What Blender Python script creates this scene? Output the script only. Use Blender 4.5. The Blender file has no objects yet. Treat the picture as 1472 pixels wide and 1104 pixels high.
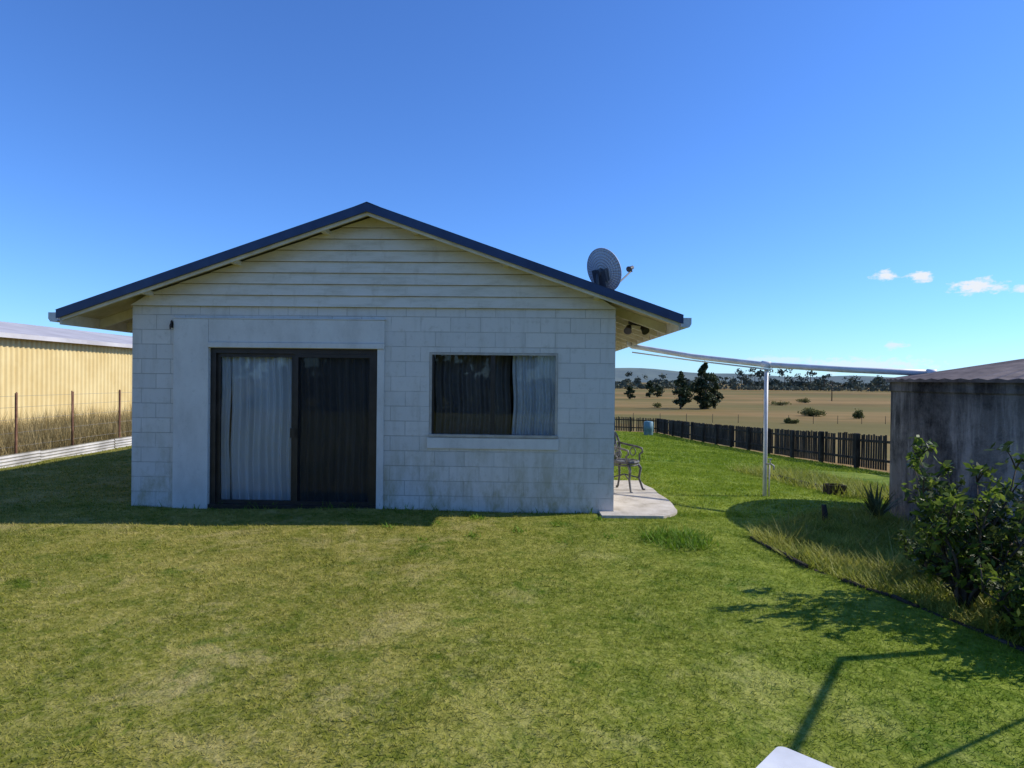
import bpy, math, random
import numpy as np
from mathutils import Vector, Matrix
random.seed(7); rng=np.random.default_rng(7)
scene=bpy.context.scene
scene.view_settings.view_transform='Standard'; scene.view_settings.look='None'
scene.view_settings.exposure=0; scene.view_settings.gamma=1

# ---------------------------------------------------------------- helpers
class MB:
    def __init__(s): s.v=[]; s.f=[]; s.m=[]; s.sm=[]
    def poly(s,pts,mat=0,smooth=False):
        b=len(s.v); s.v+= [tuple(p) for p in pts]; s.f.append(tuple(range(b,b+len(pts)))); s.m.append(mat); s.sm.append(smooth)
    def box(s,x0,x1,y0,y1,z0,z1,mat=0,M=None):
        p=[Vector((x,y,z)) for z in (z0,z1) for y in (y0,y1) for x in (x0,x1)]
        if M is not None: p=[M@q for q in p]
        b=len(s.v); s.v+=[tuple(q) for q in p]
        for f in ((0,2,3,1),(4,5,7,6),(0,1,5,4),(2,6,7,3),(0,4,6,2),(1,3,7,5)):
            s.f.append(tuple(b+i for i in f)); s.m.append(mat); s.sm.append(False)
    def tube(s,pts,r,n=8,mat=0,caps=True):
        pts=[Vector(p) for p in pts]
        rs=r if isinstance(r,(list,tuple)) else [r]*len(pts)
        b=len(s.v); prev=None
        for i,p in enumerate(pts):
            t=(pts[min(i+1,len(pts)-1)]-pts[max(i-1,0)])
            t=t.normalized() if t.length>1e-9 else Vector((0,0,1))
            if prev is None:
                a=Vector((0,0,1)) if abs(t.z)<.9 else Vector((1,0,0))
                u=t.cross(a).normalized()
            else:
                u=(prev-t*prev.dot(t)); u=u.normalized() if u.length>1e-6 else t.orthogonal().normalized()
            prev=u; w=t.cross(u)
            for k in range(n):
                a=2*math.pi*k/n
                s.v.append(tuple(p+(u*math.cos(a)+w*math.sin(a))*rs[i]))
        for i in range(len(pts)-1):
            for k in range(n):
                k2=(k+1)%n
                s.f.append((b+i*n+k,b+i*n+k2,b+(i+1)*n+k2,b+(i+1)*n+k)); s.m.append(mat); s.sm.append(True)
        if caps:
            s.f.append(tuple(b+k for k in range(n))[::-1]); s.m.append(mat); s.sm.append(False)
            e=b+(len(pts)-1)*n
            s.f.append(tuple(e+k for k in range(n))); s.m.append(mat); s.sm.append(False)
    def leaves(s,c,rad,n,size,mat=0,shell=.5,asp=1.6,up=0.0):
        for _ in range(n):
            d=Vector((random.gauss(0,1),random.gauss(0,1),random.gauss(0,1))).normalized()
            q=(shell+(1-shell)*random.random())*(random.random()**.33)
            p=Vector((c[0]+d.x*rad[0]*q,c[1]+d.y*rad[1]*q,c[2]+d.z*rad[2]*q))
            nn=Vector((random.gauss(0,1),random.gauss(0,1),random.gauss(0,1)+up)).normalized()
            u=nn.orthogonal().normalized(); a=random.random()*6.28
            u=(Matrix.Rotation(a,3,nn)@u); w=nn.cross(u)
            z=size*random.uniform(.6,1.3)
            s.poly([p-u*z*asp*.5,p-w*z*.42,p+u*z*asp*.5,p+w*z*.42],mat)
    def obj(s,name,mats,parent=None,bevel=0):
        me=bpy.data.meshes.new(name); me.from_pydata(s.v,[],s.f)
        for m in mats: me.materials.append(m)
        me.polygons.foreach_set('material_index',s.m); me.polygons.foreach_set('use_smooth',s.sm)
        me.update()
        o=bpy.data.objects.new(name,me); scene.collection.objects.link(o)
        if parent: o.parent=parent
        if bevel:
            b=o.modifiers.new('bevel','BEVEL'); b.width=bevel; b.segments=2; b.limit_method='ANGLE'
        return o
def empty(name,loc=(0,0,0),rz=0):
    o=bpy.data.objects.new(name,None); scene.collection.objects.link(o); o.location=loc; o.rotation_euler=(0,0,rz); return o

class NT:
    def __init__(s,name,rough=.8,spec=.3,metal=0):
        s.mat=bpy.data.materials.new(name); s.mat.use_nodes=True; s.t=s.mat.node_tree
        s.b=s.t.nodes['Principled BSDF']; s.out=s.t.nodes['Material Output']
        s.b.inputs['Roughness'].default_value=rough; s.b.inputs['Specular IOR Level'].default_value=spec; s.b.inputs['Metallic'].default_value=metal
    def n(s,typ,**k):
        o=s.t.nodes.new(typ)
        for a,b in k.items():
            if a in o.inputs: o.inputs[a].default_value=b
            else: setattr(o,a,b)
        return o
    def l(s,a,b): s.t.links.new(a,b)
    def pos(s,scale=(1,1,1),obj=False):
        c=s.n('ShaderNodeTexCoord').outputs['Object'] if obj else s.n('ShaderNodeNewGeometry').outputs['Position']
        m=s.n('ShaderNodeMapping'); m.inputs['Scale'].default_value=scale; s.l(c,m.inputs['Vector']); return m.outputs[0]
    def noise(s,vec,scale,detail=4,rough=.6,dist=0):
        n=s.n('ShaderNodeTexNoise'); n.inputs['Scale'].default_value=scale; n.inputs['Detail'].default_value=detail
        n.inputs['Roughness'].default_value=rough; n.inputs['Distortion'].default_value=dist
        if vec is not None: s.l(vec,n.inputs['Vector'])
        return n.outputs['Fac']
    def ramp(s,fac,stops):
        r=s.n('ShaderNodeValToRGB'); e=r.color_ramp.elements
        while len(e)<len(stops): e.new(.5)
        for i,(p,c) in enumerate(stops):
            e[i].position=p; e[i].color=(*c,1) if len(c)==3 else c
        s.l(fac,r.inputs[0]); return r.outputs[0]
    def mix(s,f,a,b,mode='MIX'):
        m=s.n('ShaderNodeMix',data_type='RGBA',blend_type=mode)
        for x,i in ((f,0),(a,6),(b,7)):
            if isinstance(x,(int,float)): m.inputs[i].default_value=x
            elif isinstance(x,tuple): m.inputs[i].default_value=(*x,1)
            else: s.l(x,m.inputs[i])
        return m.outputs[2]
    def bump(s,h,dist=.01,strength=1):
        b=s.n('ShaderNodeBump'); b.inputs['Distance'].default_value=dist; b.inputs['Strength'].default_value=strength
        s.l(h,b.inputs['Height']); s.l(b.outputs[0],s.b.inputs['Normal'])
    def col(s,c): s.l(c,s.b.inputs['Base Color'])
def simple(name,c1,c2,scale=8,rough=.7,spec=.3,metal=0,st=(1,1,1),bump=0,lo=.35,hi=.68):
    m=NT(name,rough,spec,metal); p=m.pos(st,obj=True); f=m.noise(p,scale,5)
    m.col(m.ramp(f,[(lo,c1),(hi,c2)]))
    if bump: m.bump(m.noise(p,scale*5,4),bump)
    return m.mat
def foliage(name,cs,scale=3,trans=.35,rough=.6,patch=None,fine=60):
    m=NT(name,rough,.25); p=m.pos()
    f=m.noise(p,fine,1); g=m.noise(p,scale,3)
    c=m.mix(.5,m.ramp(f,[(.3,cs[0]),(.5,cs[1]),(.72,cs[2])]),m.ramp(g,[(.35,cs[0]),(.5,cs[1]),(.65,cs[2])]))
    m.col(c)
    t=m.n('ShaderNodeBsdfTranslucent'); m.l(c,t.inputs[0])
    x=m.n('ShaderNodeMixShader'); x.inputs[0].default_value=trans
    m.l(m.b.outputs[0],x.inputs[1]); m.l(t.outputs[0],x.inputs[2]); m.l(x.outputs[0],m.out.inputs[0])
    return m.mat

# ---------------------------------------------------------------- lawn colour graph shared by ground and blades
def lawn_mat(name,blade):
    m=NT(name,.85,.08); p=m.pos()
    big=m.noise(p,.45,5,.7,.4); mid=m.noise(p,2.1,5,.78,.3); fine=m.noise(p,24,2,.7); f2=m.noise(p,8,4,.75)
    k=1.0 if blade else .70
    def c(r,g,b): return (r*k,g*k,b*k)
    a=m.ramp(mid,[(.38,c(.095,.15,.016)),(.5,c(.28,.275,.04)),(.60,c(.54,.45,.13))])
    b=m.ramp(big,[(.42,c(.13,.185,.018)),(.5,c(.29,.28,.044)),(.58,c(.50,.42,.12))])
    x=m.mix(.42,a,b)
    y=m.ramp(fine,[(.28,c(.04,.07,.008)),(.5,c(.25,.25,.036)),(.72,c(.70,.60,.24))])
    y2=m.ramp(f2,[(.38,c(.06,.10,.01)),(.5,c(.26,.26,.038)),(.62,c(.58,.49,.16))])
    x=m.mix(.55,x,m.mix(.5,y,y2))
    s=m.noise(p,.9,6,.8,.5)
    x=m.mix(m.ramp(s,[(.53,(0,0,0)),(.66,(.6,.6,.6))]),x,c(.62,.50,.22))
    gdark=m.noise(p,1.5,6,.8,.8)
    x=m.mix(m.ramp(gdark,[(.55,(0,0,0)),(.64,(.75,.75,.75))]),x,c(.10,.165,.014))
    sep=m.n('ShaderNodeSeparateXYZ'); m.l(m.n('ShaderNodeNewGeometry').outputs['Position'],sep.inputs[0])
    mr=m.n('ShaderNodeMapRange'); mr.inputs['From Min'].default_value=-1; mr.inputs['From Max'].default_value=3.2
    mr.inputs['To Max'].default_value=.85; m.l(sep.outputs[0],mr.inputs[0])
    x=m.mix(mr.outputs[0],x,m.mix(1.0,x,(.72,1.06,.42),'MULTIPLY'))
    m.col(x)
    if blade:
        df=m.n('ShaderNodeBsdfDiffuse'); m.l(x,df.inputs[0])
        t=m.n('ShaderNodeBsdfTranslucent'); m.l(x,t.inputs[0])
        q=m.n('ShaderNodeMixShader'); q.inputs[0].default_value=.35
        m.l(df.outputs[0],q.inputs[1]); m.l(t.outputs[0],q.inputs[2]); m.l(q.outputs[0],m.out.inputs[0])
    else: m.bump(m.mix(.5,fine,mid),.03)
    return m.mat
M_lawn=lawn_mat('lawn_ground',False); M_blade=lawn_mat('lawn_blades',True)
# field
m=NT('dry_field',.95,.05); f=m.noise(m.pos((.2,1,1)),.05,6,.65); g=m.noise(m.pos((.3,1,1)),.5,5,.7); h=m.noise(m.pos((.2,1,1)),.022,5,.6)
c=m.mix(.45,m.ramp(f,[(.40,(.10,.085,.025)),(.48,(.25,.16,.06)),(.60,(.34,.225,.09))]),m.ramp(g,[(.3,(.13,.09,.03)),(.7,(.34,.22,.09))]))
c=m.mix(m.ramp(h,[(.46,(0,0,0)),(.56,(.8,.8,.8))]),c,(.155,.135,.045)); m.col(c); M_field=m.mat
M_rough=simple('dry_verge',(.14,.13,.04),(.30,.25,.11),1.5,.95,.05)

# ---------------------------------------------------------------- terrain
def ss(a,b,x): t=np.clip((x-a)/(b-a),0,1); return t*t*(3-2*t)
def gz(x,y):
    x=np.asarray(x,float); y=np.asarray(y,float)
    wx=np.maximum(ss(-5,4,x),ss(24,70,y))
    sp=lambda t:np.where(t>0,t*t/(np.abs(t)+1.2),0)
    z=-(wx*.059*sp(y-8.8)+.052*sp(x-3.0))
    z=-3.3*np.tanh(-z/3.3*1.05)
    n=.012*np.sin(x*1.7+y*.6)+.01*np.sin(y*2.3-x*.9)+.006*np.sin(x*4.1+1)*np.sin(y*3.7)
    return z+n*np.clip(1-np.abs(y-4)/60,0,1)
def axis(fine0,fine1,step,marks,far0,far1):
    a=list(np.arange(fine0,fine1+1e-6,step)); s=step; v=fine1
    while v<far1: s*=1.22; v+=s; a.append(v)
    s=step; v=fine0
    while v>far0: s*=1.3; v-=s; a.append(v)
    a=np.array(sorted(a))
    for mk in marks: a[np.argmin(abs(a-mk))]=mk
    return np.array(sorted(a))
xs=axis(-13,14,.3,[-9.7,11.7],-3500,3500); ys=axis(-6,16,.3,[50.0],-600,5000)
X,Y=np.meshgrid(xs,ys); Z=gz(X,Y)
nx,ny=len(xs),len(ys)
V=np.stack([X.ravel(),Y.ravel(),Z.ravel()],1)
F=[];FM=[]
for j in range(ny-1):
    for i in range(nx-1):
        F.append((j*nx+i,j*nx+i+1,(j+1)*nx+i+1,(j+1)*nx+i))
        cx=(xs[i]+xs[i+1])/2; cy=(ys[j]+ys[j+1])/2
        FM.append(0 if (-9.7<cx<11.7 and cy<50) else (1 if (cx<0 and cy<60) else 2))
me=bpy.data.meshes.new('ground'); me.from_pydata(V.tolist(),[],F)
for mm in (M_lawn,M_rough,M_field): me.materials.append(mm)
me.polygons.foreach_set('material_index',FM); me.polygons.foreach_set('use_smooth',[True]*len(F))
ground=bpy.data.objects.new('ground',me); scene.collection.objects.link(ground)

bed=[(2.72,7.05),(2.80,6.3),(2.98,5.6),(3.15,5.15),(3.30,4.7),(3.40,4.1),(4.6,3.9),(6.2,5.2),(5.9,6.0),(5.3,7.2),(5.1,8.6),(4.5,8.9),(4.0,8.5),(3.4,7.9),(2.95,7.5)]
def inpoly(px,py,poly):
    r=np.zeros(px.shape,bool); n=len(poly)
    for i in range(n):
        x0,y0=poly[i]; x1,y1=poly[(i+1)%n]
        c=((y0>py)!=(y1>py)); xi=(x1-x0)*(py-y0)/((y1-y0)+1e-12)+x0
        r^=(c&(px<xi))
    return r
def pathedge(y): return 2.28+.035*(y-8.6)-np.clip(8.5-y,0,1)**2*1.6+.02*np.sin(y*5)
def blocked(x,y,bedtoo=True):
    b=(x>-5.2)&(x<1.42)&(y>8.37-(x-1.37)*.0262-.0)&(y<17.6)
    b|=(x>1.15)&(x<pathedge(y)-.03)&(y>8.13)&(y<11.6)
    b|=((x-7.45)**2+(y-8.06)**2<2.2**2)
    if bedtoo: b|=inpoly(x,y,bed)
    return b
def blades(name,mat,regs,seed=1,bedonly=False,curve=.35,extra=None):
    r=np.random.default_rng(seed);parts=[]
    for (x0,x1,y0,y1,dens,h0,h1,w) in regs:
        n=int((x1-x0)*(y1-y0)*dens); x=r.uniform(x0,x1,n); y=r.uniform(y0,y1,n)
        k=(inpoly(x,y,bed)&~blocked(x,y,False)) if bedonly else ~blocked(x,y)
        if extra is not None: k&=extra(x,y,r)
        x=x[k];y=y[k];n=len(x)
        cl=.5+.5*np.sin(x*5.1+2*np.sin(y*3.3))*np.sin(y*4.7+1.5*np.sin(x*2.9))
        h=(h0+(h1-h0)*r.random(n)**1.3)*(.7+.5*cl)
        parts.append((x,y,h,np.full(n,w)))
    x=np.concatenate([p[0] for p in parts]);y=np.concatenate([p[1] for p in parts]);h=np.concatenate([p[2] for p in parts]);w=np.concatenate([p[3] for p in parts])
    n=len(x); z=gz(x,y)-.004
    a=r.uniform(0,6.283,n); ca,sa=np.cos(a),np.sin(a); b=a+1.57+r.uniform(-.6,.6,n); ln=h*curve*(.4+1.2*r.random(n))
    w=w*(.6+.8*r.random(n))
    P=np.zeros((n,3,3))
    P[:,0]=np.stack([x-ca*w,y-sa*w,z],1); P[:,1]=np.stack([x+ca*w,y+sa*w,z],1); P[:,2]=np.stack([x+np.cos(b)*ln,y+np.sin(b)*ln,z+h],1)
    k=3
    me=bpy.data.meshes.new(name); me.vertices.add(n*k); me.vertices.foreach_set('co',P.ravel())
    me.loops.add(n*k); me.loops.foreach_set('vertex_index',np.arange(n*k,dtype=np.int32))
    me.polygons.add(n); me.polygons.foreach_set('loop_start',np.arange(0,n*k,k,dtype=np.int32))
    me.polygons.foreach_set('loop_total',np.full(n,k,dtype=np.int32))
    me.materials.append(mat); me.update(calc_edges=True); me.validate()
    o=bpy.data.objects.new(name,me); scene.collection.objects.link(o); return o
blades('lawn_grass',M_blade,[
 (-4.2,4.6,1.4,5.2,3600,.010,.034,.0034),(-7.5,5.2,5.2,8.6,2400,.012,.038,.0042),
 (2.0,8.5,8.2,18,900,.02,.05,.007),(-9.6,-5.2,8.3,18,700,.02,.05,.007),(3,11.5,18,34,220,.03,.08,.014),(6,11.5,34,49.5,100,.05,.10,.02)],2,curve=1.1)
M_dryg=foliage('dry_grass',[(.16,.13,.04),(.34,.26,.11),(.52,.42,.22)],1.5,.35,fine=30)
M_straw=foliage('straw_grass',[(.16,.16,.03),(.34,.31,.07),(.52,.46,.17)],1.5,.4,fine=30)
M_bedg=foliage('bed_grass',[(.11,.16,.015),(.29,.31,.04),(.50,.46,.10)],2,.4,fine=30)
M_green=foliage('lush_grass',[(.09,.17,.01),(.15,.27,.015),(.23,.36,.03)],3,.4,fine=40)
blades('tall_dry_grass',M_dryg,[(-12.5,-9.8,8,32,380,.35,.85,.009),(-14,-12.4,9,34,180,.4,.9,.01)],3)
blades('garden_bed_grass',M_bedg,[(2.6,6.3,3.8,9,3000,.04,.16,.006)],4,bedonly=True,curve=1.2,
   extra=lambda x,y,r: r.random(len(x))<.6+.4*(np.sin(x*4+y*3)*np.sin(y*5-x)>-.2))
blades('bed_straw_grass',M_straw,[(3.0,5.6,5.2,8.8,170,.10,.30,.005)],14,bedonly=True,curve=1.1,
   extra=lambda x,y,r: (np.sin(x*3.1+y*2)*np.sin(y*3.7-x)>.1))
def disc(cx,cy,rx,ry): return lambda x,y,r: (((x-cx)/rx)**2+((y-cy)/ry)**2)<r.random(len(x))
blades('grass_clump',M_green,[(1.2,2.6,6.2,7.6,3200,.03,.12,.006)],5,curve=1.0,extra=disc(1.85,6.9,.45,.45))
blades('wall_weeds',M_green,[(-5.2,2.0,8.05,8.6,600,.03,.13,.006)],6,curve=.8,
   extra=lambda x,y,r:(np.abs(y-(8.32-(x-1.37)*.0262))<.07)&((np.sin(x*7)+np.sin(x*17))>-.1))
blades('weed_patch',M_green,[(-1.5,1.2,6.8,8.1,1200,.02,.07,.009)],8,curve=1.2,
   extra=lambda x,y,r: (np.sin(x*6+1)*np.sin(y*7+x*2)>.82))
blades('verge_plants',M_bedg,[(5.6,7.4,10.5,16,500,.08,.3,.008)],9,curve=.8)

# ---------------------------------------------------------------- house
H=empty('white_block_house',(1.37,8.33,0),math.radians(-1.5))
m=NT('painted_block',.75,.25)
tc=m.n('ShaderNodeTexCoord'); sp=m.n('ShaderNodeSeparateXYZ'); m.l(tc.outputs['Object'],sp.inputs[0])
ad=m.n('ShaderNodeMath',operation='ADD'); m.l(sp.outputs[0],ad.inputs[0]); m.l(sp.outputs[1],ad.inputs[1])
cb=m.n('ShaderNodeCombineXYZ'); m.l(ad.outputs[0],cb.inputs[0]); m.l(sp.outputs[2],cb.inputs[1])
br=m.n('ShaderNodeTexBrick'); m.l(cb.outputs[0],br.inputs['Vector']); br.offset=.5
for k,v in (('Scale',1),('Mortar Size',.0045),('Mortar Smooth',.3),('Bias',0),('Brick Width',.4),('Row Height',.2),('Color1',(.70,.655,.58,1)),('Color2',(.61,.58,.52,1)),('Mortar',(.44,.415,.36,1))): br.inputs[k].default_value=v
pz=m.pos(obj=True); n1=m.noise(pz,.9,6,.75); n2=m.noise(pz,8,7,.78); n3=m.noise(m.pos((1,1,.4),obj=True),3.0,7,.78); n4=m.noise(m.pos((1,1,.12),obj=True),7,4,.6)
msk=m.ramp(n1,[(.38,(.12,.12,.12)),(.56,(1,1,1))])
c=m.mix(msk,(.67,.63,.565),br.outputs['Color'])
c=m.mix(m.ramp(n2,[(.53,(0,0,0)),(.70,(.6,.6,.6))]),c,(.46,.42,.34))
c=m.mix(m.ramp(n4,[(.52,(0,0,0)),(.78,(.5,.5,.5))]),c,(.43,.39,.31))
lowz=m.n('ShaderNodeMapRange'); m.l(sp.outputs[2],lowz.inputs[0]); lowz.inputs['From Min'].default_value=1.3; lowz.inputs['From Max'].default_value=.0
st=m.n('ShaderNodeMath',operation='MULTIPLY'); m.l(lowz.outputs[0],st.inputs[0]); m.l(m.ramp(n3,[(.46,(.05,.05,.05)),(.62,(1,1,1))]),st.inputs[1])
c=m.mix(st.outputs[0],c,(.40,.35,.22)); m.col(c)
b1=m.n('ShaderNodeMath',operation='MULTIPLY'); m.l(br.outputs['Fac'],b1.inputs[0]); m.l(m.mix(.25,msk,(.5,.5,.5)),b1.inputs[1])
bm=m.n('ShaderNodeMath',operation='MULTIPLY_ADD'); m.l(b1.outputs[0],bm.inputs[0]); bm.inputs[1].default_value=-1.2; m.l(n2,bm.inputs[2])
m.bump(bm.outputs[0],.005,.9); M_block=m.mat
m=NT('smooth_render',.7,.25); f=m.noise(m.pos((1,1,.5),obj=True),2.2,6,.7); g=m.noise(m.pos(obj=True),14,5,.75)
c=m.ramp(f,[(.32,(.56,.53,.47)),(.5,(.66,.625,.56)),(.68,(.71,.68,.61))]); c=m.mix(m.ramp(g,[(.56,(0,0,0)),(.75,(.45,.45,.45))]),c,(.43,.40,.33)); m.col(c); m.bump(g,.003); M_render=m.mat
m=NT('weatherboard',.65,.3); p=m.pos((.6,1,2.5),obj=True); f=m.noise(p,3,6,.7); g=m.noise(m.pos((1,1,.3),obj=True),6,5,.7)
c=m.ramp(f,[(.3,(.58,.51,.38)),(.5,(.72,.65,.52)),(.7,(.77,.70,.59))]); c=m.mix(m.ramp(g,[(.56,(0,0,0)),(.76,(.5,.5,.5))]),c,(.46,.37,.23)); m.col(c); m.bump(m.noise(m.pos((.4,1,6),obj=True),12,5),.003); M_wb=m.mat
M_cream=simple('cream_timber',(.58,.50,.36),(.76,.69,.55),4,.7,.3)
M_lining=simple('eave_lining',(.44,.36,.22),(.60,.51,.34),3,.8,.2)
M_blue=simple('blue_metal',(.012,.028,.085),(.026,.052,.13),3,.4,.5)
M_gutter=simple('gutter_grey',(.42,.44,.45),(.60,.62,.62),4,.45,.5)
M_dark=simple('brown_aluminium',(.02,.014,.01),(.04,.03,.024),6,.4,.5)
M_alu=simple('silver_aluminium',(.34,.31,.26),(.50,.46,.39),8,.4,.5)
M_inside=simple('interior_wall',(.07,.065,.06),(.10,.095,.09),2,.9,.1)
M_curt=simple('curtain_white',(.66,.68,.70),(.84,.85,.86),3,.9,.05,st=(1,1,.2))
M_curt2=simple('curtain_brown',(.17,.155,.15),(.27,.25,.24),3,.9,.05,st=(1,1,.2))
g=NT('window_glass'); gl=g.n('ShaderNodeBsdfGlossy'); gl.inputs['Roughness'].default_value=.02; gl.inputs[0].default_value=(.9,.95,1,1)
tr=g.n('ShaderNodeBsdfTransparent'); tr.inputs[0].default_value=(.86,.90,.92,1)
fr=g.n('ShaderNodeFresnel'); fr.inputs[0].default_value=1.45; mx=g.n('ShaderNodeMixShader'); g.l(fr.outputs[0],mx.inputs[0]); g.l(tr.outputs[0],mx.inputs[1]); g.l(gl.outputs[0],mx.inputs[2]); g.l(mx.outputs[0],g.out.inputs[0]); M_glass=g.mat
g=NT('insect_screen',.9,.1); g.b.inputs['Base Color'].default_value=(.03,.03,.03,1)
tr=g.n('ShaderNodeBsdfTransparent'); mx=g.n('ShaderNodeMixShader'); mx.inputs[0].default_value=.34; g.l(tr.outputs[0],mx.inputs[1]); g.l(g.b.outputs[0],mx.inputs[2]); g.l(mx.outputs[0],g.out.inputs[0]); M_screen=g.mat

L=6.53; D=9.0; CX=-L/2
door=(-5.47,-3.18,-.4,2.16); win=(-2.48,-.758,1.008,2.13)
w=MB(); gx=[-L,-5.47,-3.18,-2.48,-.758,0]; gzv=[-.5,1.008,2.13,2.16,2.72]
for i in range(5):
    for j in range(4):
        x0,x1,z0,z1=gx[i],gx[i+1],gzv[j],gzv[j+1]
        if any(x0>=o[0]-1e-6 and x1<=o[1]+1e-6 and z0>=min(o[2],-.5 if o is door else o[2])-1e-6 and z1<=o[3]+1e-6 for o in (door,win)): continue
        w.poly([(x0,0,z0),(x1,0,z0),(x1,0,z1),(x0,0,z1)])
for o in (door,win):
    x0,x1,z0,z1=o; t=.2
    w.poly([(x0,0,z0),(x0,0,z1),(x0,t,z1),(x0,t,z0)]); w.poly([(x1,0,z0),(x1,t,z0),(x1,t,z1),(x1,0,z1)])
    w.poly([(x0,0,z1),(x1,0,z1),(x1,t,z1),(x0,t,z1)]); w.poly([(x0,0,z0),(x0,t,z0),(x1,t,z0),(x1,0,z0)])
w.poly([(-L,0,-.5),(-L,0,2.72),(-L,D,2.72),(-L,D,-.5)]); w.poly([(0,0,-.5),(0,D,-.5),(0,D,2.72),(0,0,2.72)])
w.poly([(0,D,-.8),(-L,D,-.8),(-L,D,2.72),(CX,D,3.85),(0,D,2.72)])
w.obj('block_walls',[M_block],H)
# gable boards
w=MB(); z=2.72; bh=.152
def hw(z): return max(0.001,min(L/2+.012,(3.93-z)/.347))
while z<3.93:
    z1=min(z+bh,3.93); a,b=hw(z),hw(z1)
    w.poly([(CX-a,-.038,z),(CX+a,-.038,z),(CX+b,-.012,z1),(CX-b,-.012,z1)])
    w.poly([(CX-a,-.010,z),(CX+a,-.010,z),(CX+a,-.038,z),(CX-a,-.038,z)],1)
    if z+bh<3.93: w.poly([(CX-b,-.0125,z1-.005),(CX+b,-.0125,z1-.005),(CX+b,-.0145,z1),(CX-b,-.0145,z1)],1)
    z+=bh
w.poly([(CX-L/2,-.005,2.72),(CX+L/2,-.005,2.72),(CX+.01,-.005,3.93),(CX-.01,-.005,3.93)])
M_lapshade=simple('lap_shade_line',(.18,.14,.08),(.34,.28,.18),5,.8,.1)  # dark tone painted as the shade line under each board lap
w.obj('gable_weatherboards',[M_wb,M_lapshade],H)
# smooth rendered surround to the door
w=MB()
w.box(-5.95,-5.472,-.03,-.002,-.3,2.546); w.box(-5.470,-3.085,-.027,-.002,2.235,2.546)
w.box(-5.470,-3.085,-.045,-.002,2.163,2.233)
w.box(-3.178,-3.085,-.03,-.002,-.3,2.161)
w.box(-5.96,-3.07,-.036,-.002,2.548,2.562)
w.box(-2.50,-.74,-.022,-.002,.84,.985)
w.obj('door_surround',[M_render],H,.004)
# sliding door
w=MB()
x0,x1=-5.466,-3.182
w.box(x0,x0+.07,.03,.14,0,2.155); w.box(x1-.07,x1,.03,.14,0,2.155); w.box(x0+.07,x1-.07,.03,.14,2.09,2.155); w.box(x0,x1,-.02,.16,-.05,.04)
mid=(x0+x1)/2
w.box(x0+.07,x0+.115,.07,.10,.04,2.09); w.box(mid-.045,mid+.005,.07,.10,.04,2.09); w.box(x0+.115,mid-.045,.07,.10,2.04,2.088); w.box(x0+.115,mid-.045,.07,.10,.042,.09)
w.box(mid+.008,mid+.055,.035,.065,.04,2.09); w.box(x1-.115,x1-.07,.035,.065,.04,2.09); w.box(mid+.055,x1-.115,.035,.065,2.04,2.088); w.box(mid+.055,x1-.115,.035,.065,.042,.09)
w.box(mid-.05,mid+.055,.035,.048,.95,1.08) 
def pane(a,b,y,c,d): w.poly([(a,y,c),(b,y,c),(b,y,d),(a,y,d)],1)
pane(x0+.115,mid-.045,.086,.09,2.04); pane(mid+.055,x1-.115,.092,.05,2.05)
w.poly([(mid+.055,.05,.09),(x1-.115,.05,.09),(x1-.115,.05,2.04),(mid+.055,.05,2.04)],2)
w.obj('sliding_door',[M_dark,M_glass,M_screen],H)
# window
w=MB(); a,b,c0,d0=win; a+=.003;b-=.003;c0+=.003;d0-=.003
w.box(a,a+.03,.0,.08,c0,d0); w.box(b-.03,b,.0,.08,c0,d0); w.box(a+.03,b-.03,.0,.08,d0-.03,d0); w.box(a-.01,b+.01,-.03,.08,c0-.012,c0+.02)
wm=(a+b)/2
w.box(wm-.012,wm+.018,.02,.06,c0+.02,d0-.03,2); w.box(a+.03,a+.055,.03,.06,c0+.02,d0-.03,2); w.box(wm-.04,wm-.013,.03,.05,c0+.02,d0-.03,2)
pane(a+.055,wm-.04,.044,c0+.02,d0-.03); pane(wm+.018,b-.03,.034,c0+.02,d0-.03)
w.obj('window',[M_alu,M_glass,M_dark],H)
def curtain(mb,x0,x1,y,z0,z1,mat,period=.09,amp=.028,seed=0):
    r=random.Random(seed); n=int((x1-x0)/.008); ph=0; pr=[];
    for i in range(n+1):
        x=x0+(x1-x0)*i/n; ph+=.008/period*6.283*r.uniform(.6,1.4)
        pr.append((x,math.sin(ph)*amp+.4*amp*math.sin(ph*.37+1)))
    rows=8
    for i in range(n):
        for j in range(rows):
            za=z0+(z1-z0)*j/rows; zb=z0+(z1-z0)*(j+1)/rows
            fa=1-.25*j/rows; fb=1-.25*(j+1)/rows; s1=.012*math.sin(j*1.1+seed); s2=.012*math.sin((j+1)*1.1+seed)
            mb.poly([(pr[i][0]+s1,y+pr[i][1]*fa,za),(pr[i+1][0]+s1,y+pr[i+1][1]*fa,za),(pr[i+1][0]+s2,y+pr[i+1][1]*fb,zb),(pr[i][0]+s2,y+pr[i][1]*fb,zb)],mat,True)
w=MB()
curtain(w,-5.42,-5.26,.165,.05,2.1,0,.08,.04,1); curtain(w,-5.26,-4.30,.165,.05,2.1,0,.10,.045,2)
curtain(w,-4.34,-3.2,.175,.05,2.1,1,.11,.045,3)
curtain(w,-1.36,-.74,.14,.9,2.2,0,.085,.045,4); curtain(w,-2.5,-1.40,.32,.9,2.2,1,.12,.04,5)
w.obj('curtains',[M_curt,M_curt2],H)
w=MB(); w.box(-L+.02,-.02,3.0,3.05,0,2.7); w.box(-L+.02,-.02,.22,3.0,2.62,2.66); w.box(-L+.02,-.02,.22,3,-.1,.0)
w.obj('interior',[M_inside],H)
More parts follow.
